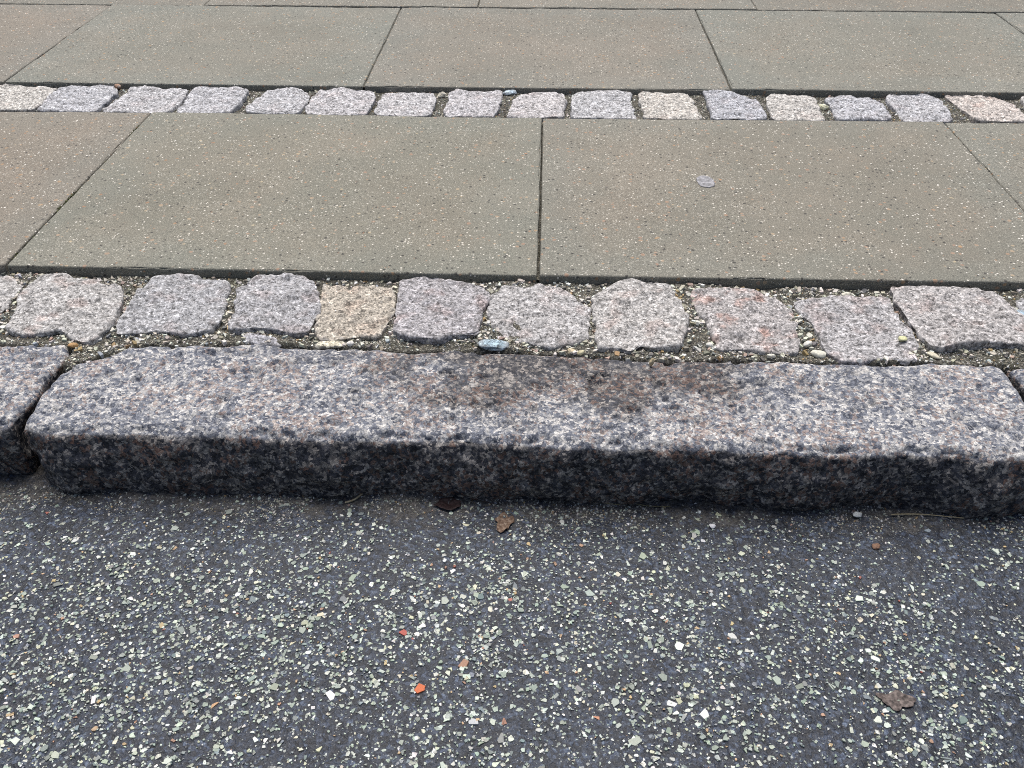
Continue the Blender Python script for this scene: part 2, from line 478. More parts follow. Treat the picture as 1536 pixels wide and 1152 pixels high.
REAR_SETTS = [
    [(-0.454,0.805), (-0.406,0.804), (-0.381,0.803), (-0.343,0.791), (-0.303,0.783), (-0.268,0.775), (-0.262,0.741), (-0.260,0.703), (-0.260,0.683), (-0.284,0.678), (-0.321,0.681), (-0.345,0.680), (-0.420,0.682)],
    [(-0.264,0.780), (-0.237,0.790), (-0.200,0.791), (-0.155,0.801), (-0.129,0.775), (-0.123,0.737), (-0.124,0.679), (-0.150,0.670), (-0.222,0.672), (-0.253,0.687), (-0.256,0.728)],
    [(-0.104,0.789), (-0.071,0.795), (-0.038,0.787), (-0.024,0.774), (0.018,0.775), (0.030,0.759), (0.032,0.717), (0.027,0.668), (-0.044,0.669), (-0.113,0.687), (-0.105,0.729)],
    [(0.049,0.785), (0.095,0.787), (0.134,0.779), (0.158,0.767), (0.157,0.729), (0.155,0.672), (0.134,0.663), (0.088,0.661), (0.045,0.668), (0.036,0.759), (0.038,0.780)],
    [(0.199,0.764), (0.227,0.786), (0.261,0.796), (0.295,0.767), (0.303,0.717), (0.294,0.668), (0.263,0.646), (0.228,0.662), (0.187,0.673), (0.189,0.721)],
    [(0.317,0.776), (0.354,0.790), (0.392,0.783), (0.426,0.779), (0.443,0.750), (0.438,0.688), (0.434,0.661), (0.379,0.646), (0.344,0.662), (0.310,0.676), (0.310,0.725)],
    [(0.460,0.776), (0.490,0.777), (0.520,0.782), (0.559,0.779), (0.570,0.750), (0.572,0.693), (0.563,0.665), (0.507,0.644), (0.455,0.673), (0.452,0.730)],
    [(0.599,0.781), (0.609,0.798), (0.634,0.786), (0.671,0.783), (0.710,0.788), (0.712,0.738), (0.703,0.689), (0.701,0.661), (0.650,0.645), (0.601,0.645), (0.599,0.726)],
    [(0.752,0.781), (0.785,0.791), (0.822,0.792), (0.846,0.784), (0.849,0.726), (0.844,0.666), (0.793,0.645), (0.736,0.662), (0.729,0.690), (0.736,0.738)],
    [(0.866,0.780), (0.912,0.788), (0.984,0.790), (0.988,0.780), (0.988,0.738), (0.989,0.698), (0.987,0.662), (0.918,0.660), (0.861,0.645), (0.863,0.726)],
    [(1.006,0.780), (1.020,0.798), (1.065,0.799), (1.106,0.788), (1.117,0.750), (1.122,0.702), (1.121,0.663), (1.060,0.661), (1.009,0.661), (1.009,0.714)],
    [(1.146,0.798), (1.163,0.811), (1.195,0.803), (1.212,0.795), (1.231,0.766), (1.252,0.738), (1.255,0.698), (1.248,0.663), (1.202,0.661), (1.145,0.663), (1.149,0.711), (1.150,0.760)],
    [(1.276,0.772), (1.303,0.790), (1.341,0.787), (1.375,0.781), (1.379,0.758), (1.373,0.710), (1.372,0.664), (1.315,0.663), (1.267,0.663), (1.271,0.715)],
    [(1.399,0.763), (1.425,0.785), (1.457,0.782), (1.501,0.771), (1.513,0.742), (1.506,0.698), (1.494,0.667), (1.432,0.665), (1.396,0.667), (1.400,0.719)],
    [(1.535,0.788), (1.556,0.800), (1.601,0.799), (1.633,0.791), (1.643,0.758), (1.638,0.718), (1.626,0.675), (1.574,0.671), (1.532,0.672), (1.534,0.715), (1.530,0.751)],
    [(1.662,0.805), (1.694,0.813), (1.732,0.811), (1.765,0.783), (1.786,0.747), (1.783,0.691), (1.780,0.677), (1.716,0.678), (1.680,0.684), (1.667,0.727), (1.661,0.767)],
    [(1.815,0.776), (1.850,0.798), (1.902,0.783), (1.875,0.683), (1.800,0.678), (1.808,0.723)],
]
K1_BACK = [(0.2613, -0.181), (0.3489, -0.1734), (0.4378, -0.1689), (0.529, -0.1752), (0.619, -0.1814), (0.707, -0.177), (0.7954, -0.1802), (0.8829, -0.1863), (0.9694, -0.1909), (1.0569, -0.1835), (1.143, -0.1851), (1.2277, -0.1897), (1.3155, -0.1823), (1.3819, -0.1875)]
K1_ARR = [(0.1889, -0.3449), (0.2196, -0.3537), (0.2995, -0.351), (0.4078, -0.3498), (0.4616, -0.3517), (0.5429, -0.3538), (0.5635, -0.3543), (0.6959, -0.3522), (0.7758, -0.3555), (0.8278, -0.3596), (0.933, -0.3561), (1.0171, -0.3591), (1.1191, -0.3638), (1.2234, -0.3568), (1.2994, -0.36), (1.3589, -0.3614)]
K1_BOT = [(0.1814, -0.3392), (0.2085, -0.36), (0.2412, -0.3718), (0.3069, -0.359), (0.3944, -0.3666), (0.4495, -0.3659), (0.5699, -0.3583), (0.6375, -0.3584), (0.7206, -0.3625), (0.7757, -0.3537), (0.8305, -0.3576), (0.8855, -0.3627), (0.9785, -0.3538), (1.0563, -0.3569), (1.1041, -0.3632), (1.1644, -0.3612), (1.2199, -0.3536), (1.2711, -0.3632), (1.3215, -0.3726), (1.3864, -0.3671)]
LEAF = [(1.1365, -0.6237), (1.1426, -0.6217), (1.1509, -0.6226), (1.1538, -0.6196), (1.1614, -0.6176), (1.1661, -0.6221), (1.1725, -0.6242), (1.1751, -0.6287), (1.1745, -0.6321), (1.1697, -0.6362), (1.1654, -0.6375), (1.1599, -0.636), (1.1565, -0.6406), (1.1532, -0.6418), (1.1492, -0.6386), (1.1425, -0.6309)]


# the rows run on past both edges of the picture
FRONT_SETTS[0] = [(x - .007, y) for x, y in FRONT_SETTS[0]]
def run_on(rows, src, shift): rows.append([(x + shift, y) for x, y in rows[src]])
for src, sh in ((2, -.498), (5, -1.012), (6, -1.30), (3, 1.255), (7, .905), (1, 1.90)): run_on(FRONT_SETTS, src, sh)
for src, sh in ((3, -.648), (9, -1.60), (6, -1.33), (4, 1.735), (8, 1.33), (12, .94)): run_on(REAR_SETTS, src, sh)

# ================================================================= THE SETTING
ground = new_obj('ground', [(-80, -80, -.30), (80, -80, -.30), (80, 80, -.30), (-80, 80, -.30)], [(0, 1, 2, 3)], M_EARTH, smooth=False)
tag(ground, kind='structure')

# ---- road: one sheet, fine where the photograph looks, coarse beyond
ROAD_Z = -0.102
def road_h(x, y, flush=False):
    x = np.atleast_1d(np.asarray(x, float)); y = np.atleast_1d(np.asarray(y, float))
    p = np.column_stack([x, y, np.zeros_like(x)])
    low = layers(p, [(.25, .0030), (.07, .0010)], 11)
    if flush: return ROAD_Z + low
    h = low - .0005 + layers(p, [(.028, .0006), (.012, .0007), (.0065, .0007)], 13)
    bank = np.clip((y + .41) / .06, 0, 1)
    h = h * (1 - .35 * bank) + bank ** 2 * (.004 + .004 * vnoise(p / .06, 21))
    return ROAD_Z + h

rx = np.concatenate([[-60, -20, -6, -2, -.8], np.linspace(-.35, 1.95, 960), [2.4, 4, 8, 22, 60]])
ry = np.concatenate([[-60, -20, -6, -2.5, -1.4], np.linspace(-1.0, -.30, 300)])
gx, gy = np.meshgrid(rx, ry)
rz = road_h(gx.ravel(), gy.ravel())
road = new_obj('road', np.column_stack([gx.ravel(), gy.ravel(), rz]), grid_faces(len(rx), len(ry)), M_ASPH)
tag(road, kind='structure')

# ---- joint sand under and between the setts
def sand_h(x, y, seed):
    p = np.column_stack([x, y, np.zeros_like(x)])
    return layers(p, [(.12, .003), (.035, .0028), (.012, .0014), (.005, .0008)], seed)
def sand_front(x, y):
    z = -.0150 + sand_h(x, y, 31)
    yb = np.interp(x, [p[0] for p in K1_BACK], [p[1] for p in K1_BACK])
    yb = np.where(x < .262, np.where(x < .185, -.187, np.where(x < .2, -.232, -.187 - (.262 - x) * .55)), yb)
    yb = np.where(x > 1.40, -.187, yb)
    return z - np.clip((yb + .004 - y) / .012, 0, 1.6) * .03
def sand_rear(x, y):
    return -.0135 + sand_h(x, y, 37) * .8
def bed(name, ys, fn, label):
    xs = np.concatenate([[-3, -1.2], np.linspace(-.75, 2.25, 1200), [2.8, 4.5]])
    a, b = np.meshgrid(xs, ys)
    a, b = a.ravel(), b.ravel()
    o = new_obj(name, np.column_stack([a, b, fn(a, b)]), grid_faces(len(xs), len(ys)), M_SAND)
    return tag(o, label, 'sand', kind='stuff')
bed('joint_sand', np.linspace(-.245, .03, 120), sand_front, 'dark sandy grit filling the joints between front setts and kerb')
bed('joint_sand', np.linspace(.60, .83, 60), sand_rear, 'dark sandy grit filling the joints between the rear setts')

# sand swept into the slab joints
for k, (ya, yb_, zj, lab) in enumerate([(.004, .621, -.013, 'dark sand in the joints of the nearest slab row'), (.80, 1.415, -.0045, 'grey sand in the joints of the second slab row'), (1.425, 2.04, -.005, 'grey sand in the joints of the farthest slab row')]):
    xs = np.linspace(-1.5, 3.1, 460); ys = np.linspace(ya, yb_, 90)
    a, b = np.meshgrid(xs, ys); a, b = a.ravel(), b.ravel()
    tag(new_obj('joint_sand', np.column_stack([a, b, zj + layers(np.column_stack([a, b, a * 0]), [(.05, .0025), (.02, .0015)], 41 + k)]), grid_faces(460, 90), M_SAND), lab, 'sand', kind='stuff')

# ---- pavement of concrete slabs
pavement = empty('pavement', (0.8, 0.7, 0))
tag(pavement, kind='structure')
def slab(x0, x1, y0, y1, tint, seed, label=None, tilt=0.0012):
    rnd = random.Random(seed)
    g = .0017
    L, D, T, r = x1 - x0 - 2 * g, y1 - y0 - 2 * g, .07, .0032
    P, n, q = rounded_box(edge_coords(L, r, .007), edge_coords(D, r, .012), edge_coords(T, r, .02), r)
    wob = layers(P + seed * 2.1, [(.30, .0006), (.06, .0008), (.012, .0006)], seed)
    edge = 1 - np.abs(n).max(1)                                     # only the arrises chip
    P = P + n * wob[:, None]
    chip = np.maximum(0, layers(P + seed, [(.05, .5), (.012, .5)], seed + 9) - .30) * .016
    P -= n * (chip * np.clip(edge * 4, 0, 1))[:, None]
    cx, cy = x0 + g + L / 2, y0 + g + D / 2
    P = P - np.array([L / 2, D / 2, T])
    P[:, 2] += P[:, 0] * rnd.uniform(-1, 1) * tilt / (L / 2) + P[:, 1] * rnd.uniform(-1, 1) * tilt / (D / 2)
    o = new_obj('paving_slab', P, q, M_SLAB, pavement, (cx - .8, cy - .7, 0))
    o.color = (*tint, 1)
    o.rotation_euler.z = rnd.uniform(-.0012, .0012)
    if label: o['label'] = label
    return o
ROW1 = [(-1.6, (1, .97, .92)), (-.8, (1.08, .995, .90)), (0, (1.0, .99, .89)), (.8, (1.01, .98, .89)), (1.6, (1.0, .99, .91)), (2.4, (1, .97, .9))]
for k, (x, t) in enumerate(ROW1):
    slab(x, x + .8, 0, .625, t, 100 + k, 'pinkish brown concrete paving slab at the left edge' if k == 1 else None)
Y2 = .625 + .1698
ROW2 = [(1.08, 1.01, .93), (1.0, 1.01, .94), (1.03, 1.0, .93), (1.0, 1.01, .94), (1.0, 1.01, .95), (1, 1, .93)]
for k, t in enumerate(ROW2):
    x = -.3925 + .8 * (k - 2) + .8
    slab(x, x + .8, Y2, Y2 + .625, t, 120 + k)
Y3 = Y2 + .625 + .004
for k in range(-2, 6):
    x = -.1407 + .758 * (k - 1)
    slab(x + .3, x + 1.058, Y3 + .629, Y3 + 1.254, (1.02, .99, .92), 160 + k)
    x = -.1407 + .758 * k
    t = .98 + .05 * math.sin(k * 2.3)
    slab(x, x + .758, Y3, Y3 + .625, (t * 1.04, t, t * .92), 140 + k)

# ---- kerb stones
def kerb(name, label, xl, xr, seed, ztop=-.012):
    """xl, xr: end lines as (y, x) tables"""
    L0 = xr[0][1] - xl[0][1]
    r = .0105
    bx = [p[0] for p in K1_BACK]; by = [p[1] for p in K1_BACK]
    ax = [p[0] for p in K1_ARR]; ay = [p[1] for p in K1_ARR]
    fx = [p[0] for p in K1_BOT]; fy = [p[1] for p in K1_BOT]
    P, n, q = rounded_box(edge_coords(L0, r, .0021), edge_coords(.17, r, .0023), edge_coords(.21, r, .0024), r)
    ex = lambda a: np.concatenate([[a[0]], a, [a[-1]]])
    u = P[:, 0] / L0
    v = P[:, 1] / .17
    z = P[:, 2] - .21
    xl = sorted(xl); xr = sorted(xr)
    y0 = -.36 + v * .175
    xa = np.interp(y0, [t[0] for t in xl], [t[1] for t in xl])
    xb = np.interp(y0, [t[0] for t in xr], [t[1] for t in xr])
    x = xa + u * (xb - xa)
    yb = np.interp(x, bx, by)
    yt = np.interp(x, ax, ay) - .002
    yf = np.interp(x, fx, fy) - .001
    yfront = yt + (yf - yt) * np.clip(-z / .10, 0, 1) - .0105 * np.sin(math.pi * np.clip(-z / .10, 0, 1)) ** .8
    y = yfront + v * (yb - yfront)
    Q = np.column_stack([x, y, z + ztop])
    topn, frn = np.clip(n[:, 2], 0, 1), np.clip(-n[:, 1], 0, 1)
    base = layers(Q + seed * .77, [(.11, .0022), (.045, .0024), (.016, .0014), (.006, .0007)], seed)
    rough = layers(Q + seed * .31, [(.07, .0034), (.028, .0036), (.011, .0022)], seed + 5)
    pits = np.maximum(0, layers(Q * np.array([1, 1.2, 1]) + seed, [(.024, .7), (.009, .5)], seed + 8) - .36) * .012
    d = base * (.95 + .05 * (1 - topn)) + rough * (1 - topn) - pits * topn
    # the arris is knocked about
    arr = np.clip(topn * frn * 2, 0, 1)
    d -= arr * (.001 + np.maximum(0, layers(Q, [(.06, .5), (.018, .6), (.008, .4)], seed + 3)) * .011)
    Q = Q + n * d[:, None]
    # worn tread: pale where feet and tyres rub, stained in the middle of the long stone, unworn dark hewn face
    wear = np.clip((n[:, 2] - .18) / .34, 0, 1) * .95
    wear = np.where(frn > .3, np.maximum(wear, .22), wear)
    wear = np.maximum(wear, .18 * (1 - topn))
    if seed == 3:
        px = (Q[:, 0] - .86 + (Q[:, 1] + .26) * .3) / .29
        py = (Q[:, 1] + .235) / .115
        st = np.clip((1.45 - np.sqrt(px ** 2 + py ** 2)) * .8 + layers(Q, [(.06, .45), (.02, .3)], 77), 0, 1)
        wear -= st * .72 * topn
        st2 = np.clip((Q[:, 1] + .215) / .03 + layers(Q, [(.08, .6), (.02, .4)], 78), 0, 1) * np.clip((Q[:, 0] - .5) / .1, 0, 1) * np.clip((1.12 - Q[:, 0]) / .1, 0, 1)
        wear -= st2 * .25 * topn
    band = np.clip((Q[:, 1] + .29) / -.05, 0, 1) * topn
    wear += band * .30
    c = np.array([(Q[:, 0].min() + Q[:, 0].max()) / 2, -.27, -.22])
    o = new_obj(name, Q - c, q, M_KERB, None, tuple(c))
    at = o.data.attributes.new('wear', 'FLOAT', 'POINT')
    at.data.foreach_set('value', wear.astype(np.float32))
    return tag(o, label, 'kerb stone', 'granite kerb stones along the road')

K0_R = [(-.187, .176), (-.21, .181), (-.265, .177), (-.298, .175), (-.33, .176), (-.37, .175)]
K1_L = [(-.184, .262), (-.208, .237), (-.2346, .192), (-.2785, .1855), (-.318, .184), (-.345, .187), (-.37, .19)]
K1_R = [(-.186, 1.398), (-.214, 1.403), (-.255, 1.402), (-.33, 1.398), (-.365, 1.385)]
K2_L = [(-.186, 1.411), (-.214, 1.414), (-.255, 1.413), (-.33, 1.412), (-.365, 1.408)]
kerb('kerb_stone', 'long speckled granite kerb stone with a dark stain across its middle', K1_L, K1_R, 3)
kerb('kerb_stone', 'granite kerb stone at the left edge, left of the long one', [(-.19, -.85), (-.365, -.85)], K0_R, 5, -.011)
kerb('kerb_stone', 'granite kerb stone only just showing at the right edge', K2_L, [(-.19, 2.4), (-.365, 2.4)], 6, -.013)

# ================================================================= SETT ROWS
def sett_row(name, label, outlines, tints, n, rings, ztops, seed, labels, side, grow):
    xs = [p[0] for o in outlines for p in o]; ys = [p[1] for o in outlines for p in o]
    c = ((min(xs) + max(xs)) / 2, (min(ys) + max(ys)) / 2, -.09)
    root = empty(name, c)
    tag(root, label, 'sett row', 'rows of granite setts in the pavement')
    for k, poly in enumerate(outlines):
        rnd = random.Random(seed + k)
        p = np.array(poly); m = p.mean(0); p = m + (p - m) * grow
        P, fc = stone_mesh(p - m, n, rings, .085, rnd.uniform(.0018, .0036),
                           [(.06, .0034), (.022, .0030), (.010, .0020), (.0045, .0010)], seed + k * 3, rnd.uniform(.0008, .0035), side)
        z = ztops[k % len(ztops)]
        tx, ty = rnd.uniform(-.02, .02), rnd.uniform(-.02, .02)
        P[:, 2] += P[:, 0] * tx + P[:, 1] * ty
        o = new_obj('sett', P, fc, M_SETT, root, (m[0] - c[0], m[1] - c[1], z - c[2]))
        tr, tg, tb, ta = tints[k % len(tints)]
        o.color = (tr * .975, tg * .97, tb * .962, ta)
        if k in labels: o['label'] = labels[k]
    return root
FT = [(1.16, 1.14, 1.12, .3), (1.20, 1.18, 1.16, .5), (1.05, 1.06, 1.10, .3), (1.06, 1.06, 1.10, .3), (1.24, 1.13, .96, .3), (1.06, 1.03, 1.07, .5),
      (1.16, 1.14, 1.14, .3), (1.22, 1.19, 1.16, .4), (1.13, 1.08, 1.07, 1.2), (1.12, 1.10, 1.12, .4), (1.17, 1.13, 1.12, .4), (1.06, 1.07, 1.10, .3)]
sett_row('sett_row', 'front row of granite setts between the kerb and the slabs', FRONT_SETTS, FT, 170, 34,
         [-.009, -.007, -.008, -.007, -.010, -.006, -.009, -.007, -.010, -.010, -.005, -.012], 300,
         {4: 'cream coloured sett', 8: 'pink and blue-grey patched sett'}, 10, 1.03)
for o in REAR_SETTS:
    for i, (x, y) in enumerate(o):
        if y < .70: o[i] = (x, .641 + max(0, y - .66) * .3)
RT = [(1.40, 1.36, 1.28, .2), (1.22, 1.24, 1.31, .15), (1.29, 1.29, 1.33, .15), (1.25, 1.26, 1.32, .15), (1.27, 1.28, 1.33, .15), (1.33, 1.31, 1.35, .2),
      (1.35, 1.34, 1.37, .2), (1.31, 1.29, 1.33, .2), (1.36, 1.32, 1.33, .3), (1.30, 1.31, 1.35, .1), (1.48, 1.42, 1.31, .2), (1.18, 1.21, 1.30, .15),
      (1.42, 1.38, 1.31, .2), (1.22, 1.24, 1.32, .15), (1.27, 1.28, 1.34, .15), (1.44, 1.33, 1.24, .4), (1.42, 1.38, 1.32, .2)]
sett_row('sett_row', 'rear row of pale granite setts between two rows of slabs', REAR_SETTS, RT, 120, 20,
         [-.0055, -.0045, -.006, -.005], 400, {10: 'cream white sett', 15: 'pinkish tan sett'}, 6, 1.03)

# ================================================================= CHIPS, GRIT AND PEBBLES
def chip_shape(rng, n, el=1.0, th=.45, full=False):
    """angular flat-topped stone about 1 unit across"""
    a = np.sort(rng.uniform(0, 2 * math.pi, n) * .45 + np.arange(n) * 2 * math.pi / n * .55 * 1.0 + np.arange(n) * 2 * math.pi / n * .45)
    rad = .5 * rng.uniform(.80, 1.06, n)
    ring = np.column_stack([np.cos(a) * rad * el, np.sin(a) * rad / el ** .5])
    tl = rng.uniform(-.22, .22, 2) * th
    s = rng.uniform(.80, .96)
    off = rng.uniform(-.06, .06, 2)
    top = ring * s + off
    v = [np.column_stack([ring, np.full(n, -th)]), np.column_stack([top, np.full(n, min(th * .12, .045)) + top @ tl * .5])]
    f = [(i, (i + 1) % n, n + (i + 1) % n, n + i) for i in range(n)]
    f.append(tuple(n + i for i in range(n)))
    if full: f.append(tuple(reversed(range(n))))
    return np.concatenate(v), f

def scatter_mesh(name, items, mat, seed, parent=None, th=.45, tilt=.12):
    """items: (x, y, z, size, elong, tone) joined as one mesh with a colour per grain"""
    rng = np.random.default_rng(seed)
    shapes = [chip_shape(rng, int(rng.integers(5, 9)), rng.uniform(.85, 1.35), th * rng.uniform(.7, 1.2), True) for _ in range(80)]
    V, Fc, T, off = [], [], [], 0
    for (x, y, z, s, tone) in items:
        v, f = shapes[int(rng.integers(80))]
        a = rng.uniform(0, 2 * math.pi); ca, sa = math.cos(a), math.sin(a)
        w = np.empty_like(v)
        w[:, 0] = (v[:, 0] * ca - v[:, 1] * sa) * s
        w[:, 1] = (v[:, 0] * sa + v[:, 1] * ca) * s
        w[:, 2] = v[:, 2] * s + w[:, 0] * rng.normal(0, tilt) + w[:, 1] * rng.normal(0, tilt)
        V.append(w + (x, y, z))
        Fc += [tuple(i + off for i in q) for q in f]
        T.append(np.tile((*tone, 1.0), (len(v), 1)))
        off += len(v)
    V = np.concatenate(V); T = np.concatenate(T)
    o = new_obj(name, V, Fc, mat, parent, smooth=False)
    ca_ = o.data.color_attributes.new('tone', 'FLOAT_COLOR', 'POINT')
    ca_.data.foreach_set('color', T.astype(np.float32).ravel())
    return o

PAL = [((.29, .335, .285), 40), ((.46, .50, .44), 24), ((.62, .64, .59), 11), ((.50, .50, .38), 7), ((.17, .21, .21), 5), ((.22, .24, .23), 12),
       ((.22, .25, .27), 3), ((.42, .31, .18), 1.8), ((.36, .22, .15), .7), ((.30, .11, .085), .12)]
PW = np.array([w for _, w in PAL]); PW = PW / PW.sum()
rng = np.random.default_rng(5)
def tone_of(rng):
    c = np.array(PAL[rng.choice(len(PAL), p=PW)][0])
    return tuple(np.clip(c * rng.uniform(.72, 1.2) * rng.uniform(.94, 1.06, 3), .02, .8))

def in_view(x, y):
    return .10 < x < 1.42 and -.75 < y < -.36

big, small = [], []
def add_chips(count, s0, s1, dens, out):
    x = rng.uniform(-.2, 1.8, count); y = rng.uniform(-.90, -.372, count)
    p = np.column_stack([x, y, np.zeros(count)])
    d = .74 + .42 * vnoise(p / .085, 61) + .30 * vnoise(p / .3, 62) + .3 * vnoise(p / .03, 63)
    d *= .34 + .66 * np.clip((-.40 - y) / .13, 0, 1)              # few near the silted kerb foot
    keep = rng.uniform(0, 1, count) < d * dens
    h = np.maximum(road_h(x, y, True), road_h(x, y))
    for i in np.nonzero(keep)[0]:
        s = s0 + (s1 - s0) * rng.uniform(0, 1) ** 2.0
        out.append((x[i], y[i], h[i] + rng.normal(.0001, .0002), s, tone_of(rng)))
add_chips(1050, .0070, .0125, .9, big)
add_chips(20500, .0030, .0074, .95, small)
add_chips(34000, .0018, .0044, .95, small)
big.sort(key=lambda b: -(b[3] if in_view(b[0], b[1]) else 0))
own, rest = big[:296], big[296:]
rngc = np.random.default_rng(9)
variants = []
for k in range(48):
    v, f = chip_shape(rngc, int(rngc.integers(5, 9)), rngc.uniform(.85, 1.3), .36 * rngc.uniform(.7, 1.2), True)
    o = new_obj('stone_chip', v, f, M_CHIP_O, None, smooth=False, link=False)
    variants.append(o)
EXTRA = [(.6924, -.6304, .0135, (.50, .13, .05)), (.6664, -.5636, .0095, (.36, .09, .07)), (.4946, -.6565, .0095, (.48, .30, .17)), (.8649, -.658, .0085, (.48, .24, .15))]
def clone_chip(k, x, y, s, tone, rz):
    o = variants[k % 48].copy()
    COL.objects.link(o)
    o.parent = road
    o.location = (x, y, max(road_h(x, y, True)[0], road_h(x, y)[0]) + .0002)
    o.scale = (s, s, s)
    o.rotation_euler = (rngc.normal(0, .06), rngc.normal(0, .06), rz)
    o.color = (*tone, 1)
    return o
for k, (x, y, z, s, tone) in enumerate(own):
    clone_chip(int(rngc.integers(48)), x, y, s, tone, rngc.uniform(0, 6.28))
for k, (x, y, s, tone) in enumerate(EXTRA):
    o = clone_chip(k * 7, x, y, s, tone, 1.3)
    o['label'] = ['bright orange stone chip', 'red stone chip', 'tan stone chip', 'pale orange stone chip'][k]
for o in variants: bpy.data.objects.remove(o)
sc = scatter_mesh('stone_chips', rest + small, M_CHIP_A, 13, road, .36, .05)
tag(sc, kind='stuff')

# ---- loose grit in the joints
GP = [((.58, .56, .47), 36), ((.70, .69, .63), 28), ((.34, .32, .25), 18), ((.15, .15, .14), 14), ((.42, .30, .15), 5), ((.30, .33, .35), 6), ((.42, .31, .25), 3)]
GW = np.array([w for _, w in GP]); GW = GW / GW.sum()
def gtone(rng):
    c = np.array(GP[rng.choice(len(GP), p=GW)][0])
    return tuple(np.clip(c * rng.uniform(.6, 1.15) * rng.uniform(.94, 1.06, 3), .02, .8))
def inside(polys, x, y, shrink=.96):
    r = np.zeros(len(x), bool)
    for poly in polys:
        p = np.array(poly); c = p.mean(0); p = c + (p - c) * shrink
        w = np.zeros(len(x), bool)
        for i in range(len(p)):
            (x1, y1), (x2, y2) = p[i], p[(i + 1) % len(p)]
            cond = ((y1 > y) != (y2 > y)) & (x < (x2 - x1) * (y - y1) / (y2 - y1 + 1e-12) + x1)
            w ^= cond
        r |= w
    return r
def grit(count, x0, x1, y0, y1, polys, fn, sizes, seed, kerb_cut):
    r = np.random.default_rng(seed)
    x = r.uniform(x0, x1, count); y = r.uniform(y0, y1, count)
    ok = ~inside(polys, x, y)
    if kerb_cut:
        yb = np.interp(x, [p[0] for p in K1_BACK], [p[1] for p in K1_BACK])
        xl = np.interp(y, [t[0] for t in sorted(K1_L)], [t[1] for t in sorted(K1_L)])
        xr0 = np.interp(y, [t[0] for t in sorted(K0_R)], [t[1] for t in sorted(K0_R)])
        gap = (x > xr0) & (x < xl) & (y > -.232)
        ok &= (y > yb - .001) | gap
    p = np.column_stack([x, y, np.zeros(count)])
    ok &= r.uniform(0, 1, count) < .80 + .6 * vnoise(p / .035, seed)
    z = fn(x, y)
    out = []
    for i in np.nonzero(ok)[0]:
        s = sizes[0] + (sizes[1] - sizes[0]) * r.uniform(0, 1) ** 2.6
        out.append((x[i], y[i], z[i] + s * .30, s, gtone(r)))
    return out
gf = grit(38000, -.6, 2.1, -.235, -.001, FRONT_SETTS, sand_front, (.0014, .0030), 70, True) + grit(26000, -.6, 2.1, -.235, -.001, FRONT_SETTS, sand_front, (.0026, .0095), 71, True)
g = scatter_mesh('loose_grit', gf, M_CHIP_A, 72, None, .55, .25)
tag(g, 'loose pale grit lying around the front setts', 'grit', kind='stuff')
gr = grit(16000, -.5, 1.95, .628, .793, REAR_SETTS, sand_rear, (.0014, .0030), 75, False) + grit(12000, -.5, 1.95, .628, .793, REAR_SETTS, sand_rear, (.0016, .0066), 73, False)
g = scatter_mesh('loose_grit', gr, M_CHIP_A, 74, None, .62, .35)
tag(g, 'loose pale grit lying between the rear setts', 'grit', kind='stuff')
# crumbs of grit and silt along the kerb foot
r = np.random.default_rng(81)
gg = []
cx_ = r.uniform(-.3, 1.9, 15000); cy_ = -.362 - np.abs(r.normal(0, .028, 15000))
ch_ = road_h(cx_, cy_)
pm = vnoise(np.column_stack([cx_, cy_, cx_ * 0]) / .07, 83)
for i in range(15000):
    if r.uniform() < .55 + .6 * pm[i]:
        s = .0012 + .0034 * r.uniform() ** 3
        tn = np.array(gtone(r)) * .75
        gg.append((cx_[i], cy_[i], ch_[i] + s * .1, s, tuple(tn)))
g = scatter_mesh('gutter_grit', gg, M_CHIP_A, 84, None, .6, .3)
tag(g, 'fine brownish grit washed along the foot of the kerb', 'grit', kind='stuff')

# ---- single pebbles and fragments
def pebble(name, label, cat, x, y, z, size, tone, seed, rot=(0, 0, 0), rough=.16, group=None):
    bm = bmesh.new()
    bmesh.ops.create_icosphere(bm, subdivisions=3, radius=.5)
    P = np.array([v.co[:] for v in bm.verts])
    Fc = [tuple(v.index for v in f.verts) for f in bm.faces]
    bm.free()
    # knock flats into the ball, then roughen
    rr = np.random.default_rng(seed)
    for _ in range(14):
        d = rr.normal(size=3); d /= np.linalg.norm(d)
        lim = rr.uniform(.30, .42)
        ex = np.maximum(0, P @ d - lim)
        P -= np.outer(ex * .9, d)
    if cat == FR: P = np.sign(P) * np.abs(P * 2) ** .72 / 2
    P *= (1 + layers(P, [(.45, rough), (.16, rough * .5), (.07, rough * .25)], seed))[:, None]
    P *= np.array(size)
    from mathutils import Euler
    R = np.array(Euler(rot).to_matrix())
    P = P @ R.T
    base = P[:, 2].min()
    P[:, 2] -= base
    o = new_obj(name, P, Fc, M_SETT if cat == FR else M_PEB, None, (x, y, z))
    o.color = (*(np.array(tone) / .31), .1) if cat == FR else (*tone, 1)
    return tag(o, label, cat, group)
def on_sand(x, y): return float(sand_front(np.array([x]), np.array([y]))[0])
def on_rear(x, y): return float(sand_rear(np.array([x]), np.array([y]))[0])
CREAM, WHITE, TAN, BLUE = (.58, .54, .42), (.66, .65, .60), (.52, .38, .20), (.30, .38, .46)
FR = 'stone fragment'
pebble('stone_fragment', 'flat blue-grey stone fragment on the grit between two front setts and the kerb', FR, .740, -.166, on_sand(.74, -.166) - .001, (.046, .026, .009), (.25, .33, .38), 1, (0, .05, .05))
pebble('stone_fragment', 'pale blue stone fragment wedged against the rear slabs', FR, .730, .783, -.012, (.034, .020, .010), (.36, .44, .50), 2, (0, 0, .2))
pebble('stone_fragment', 'flat grey granite flake lying in front of a front sett, left of centre', FR, .428, -.1585, -.020, (.058, .024, .009), (.30, .30, .32), 3, (.1, 0, -.25))
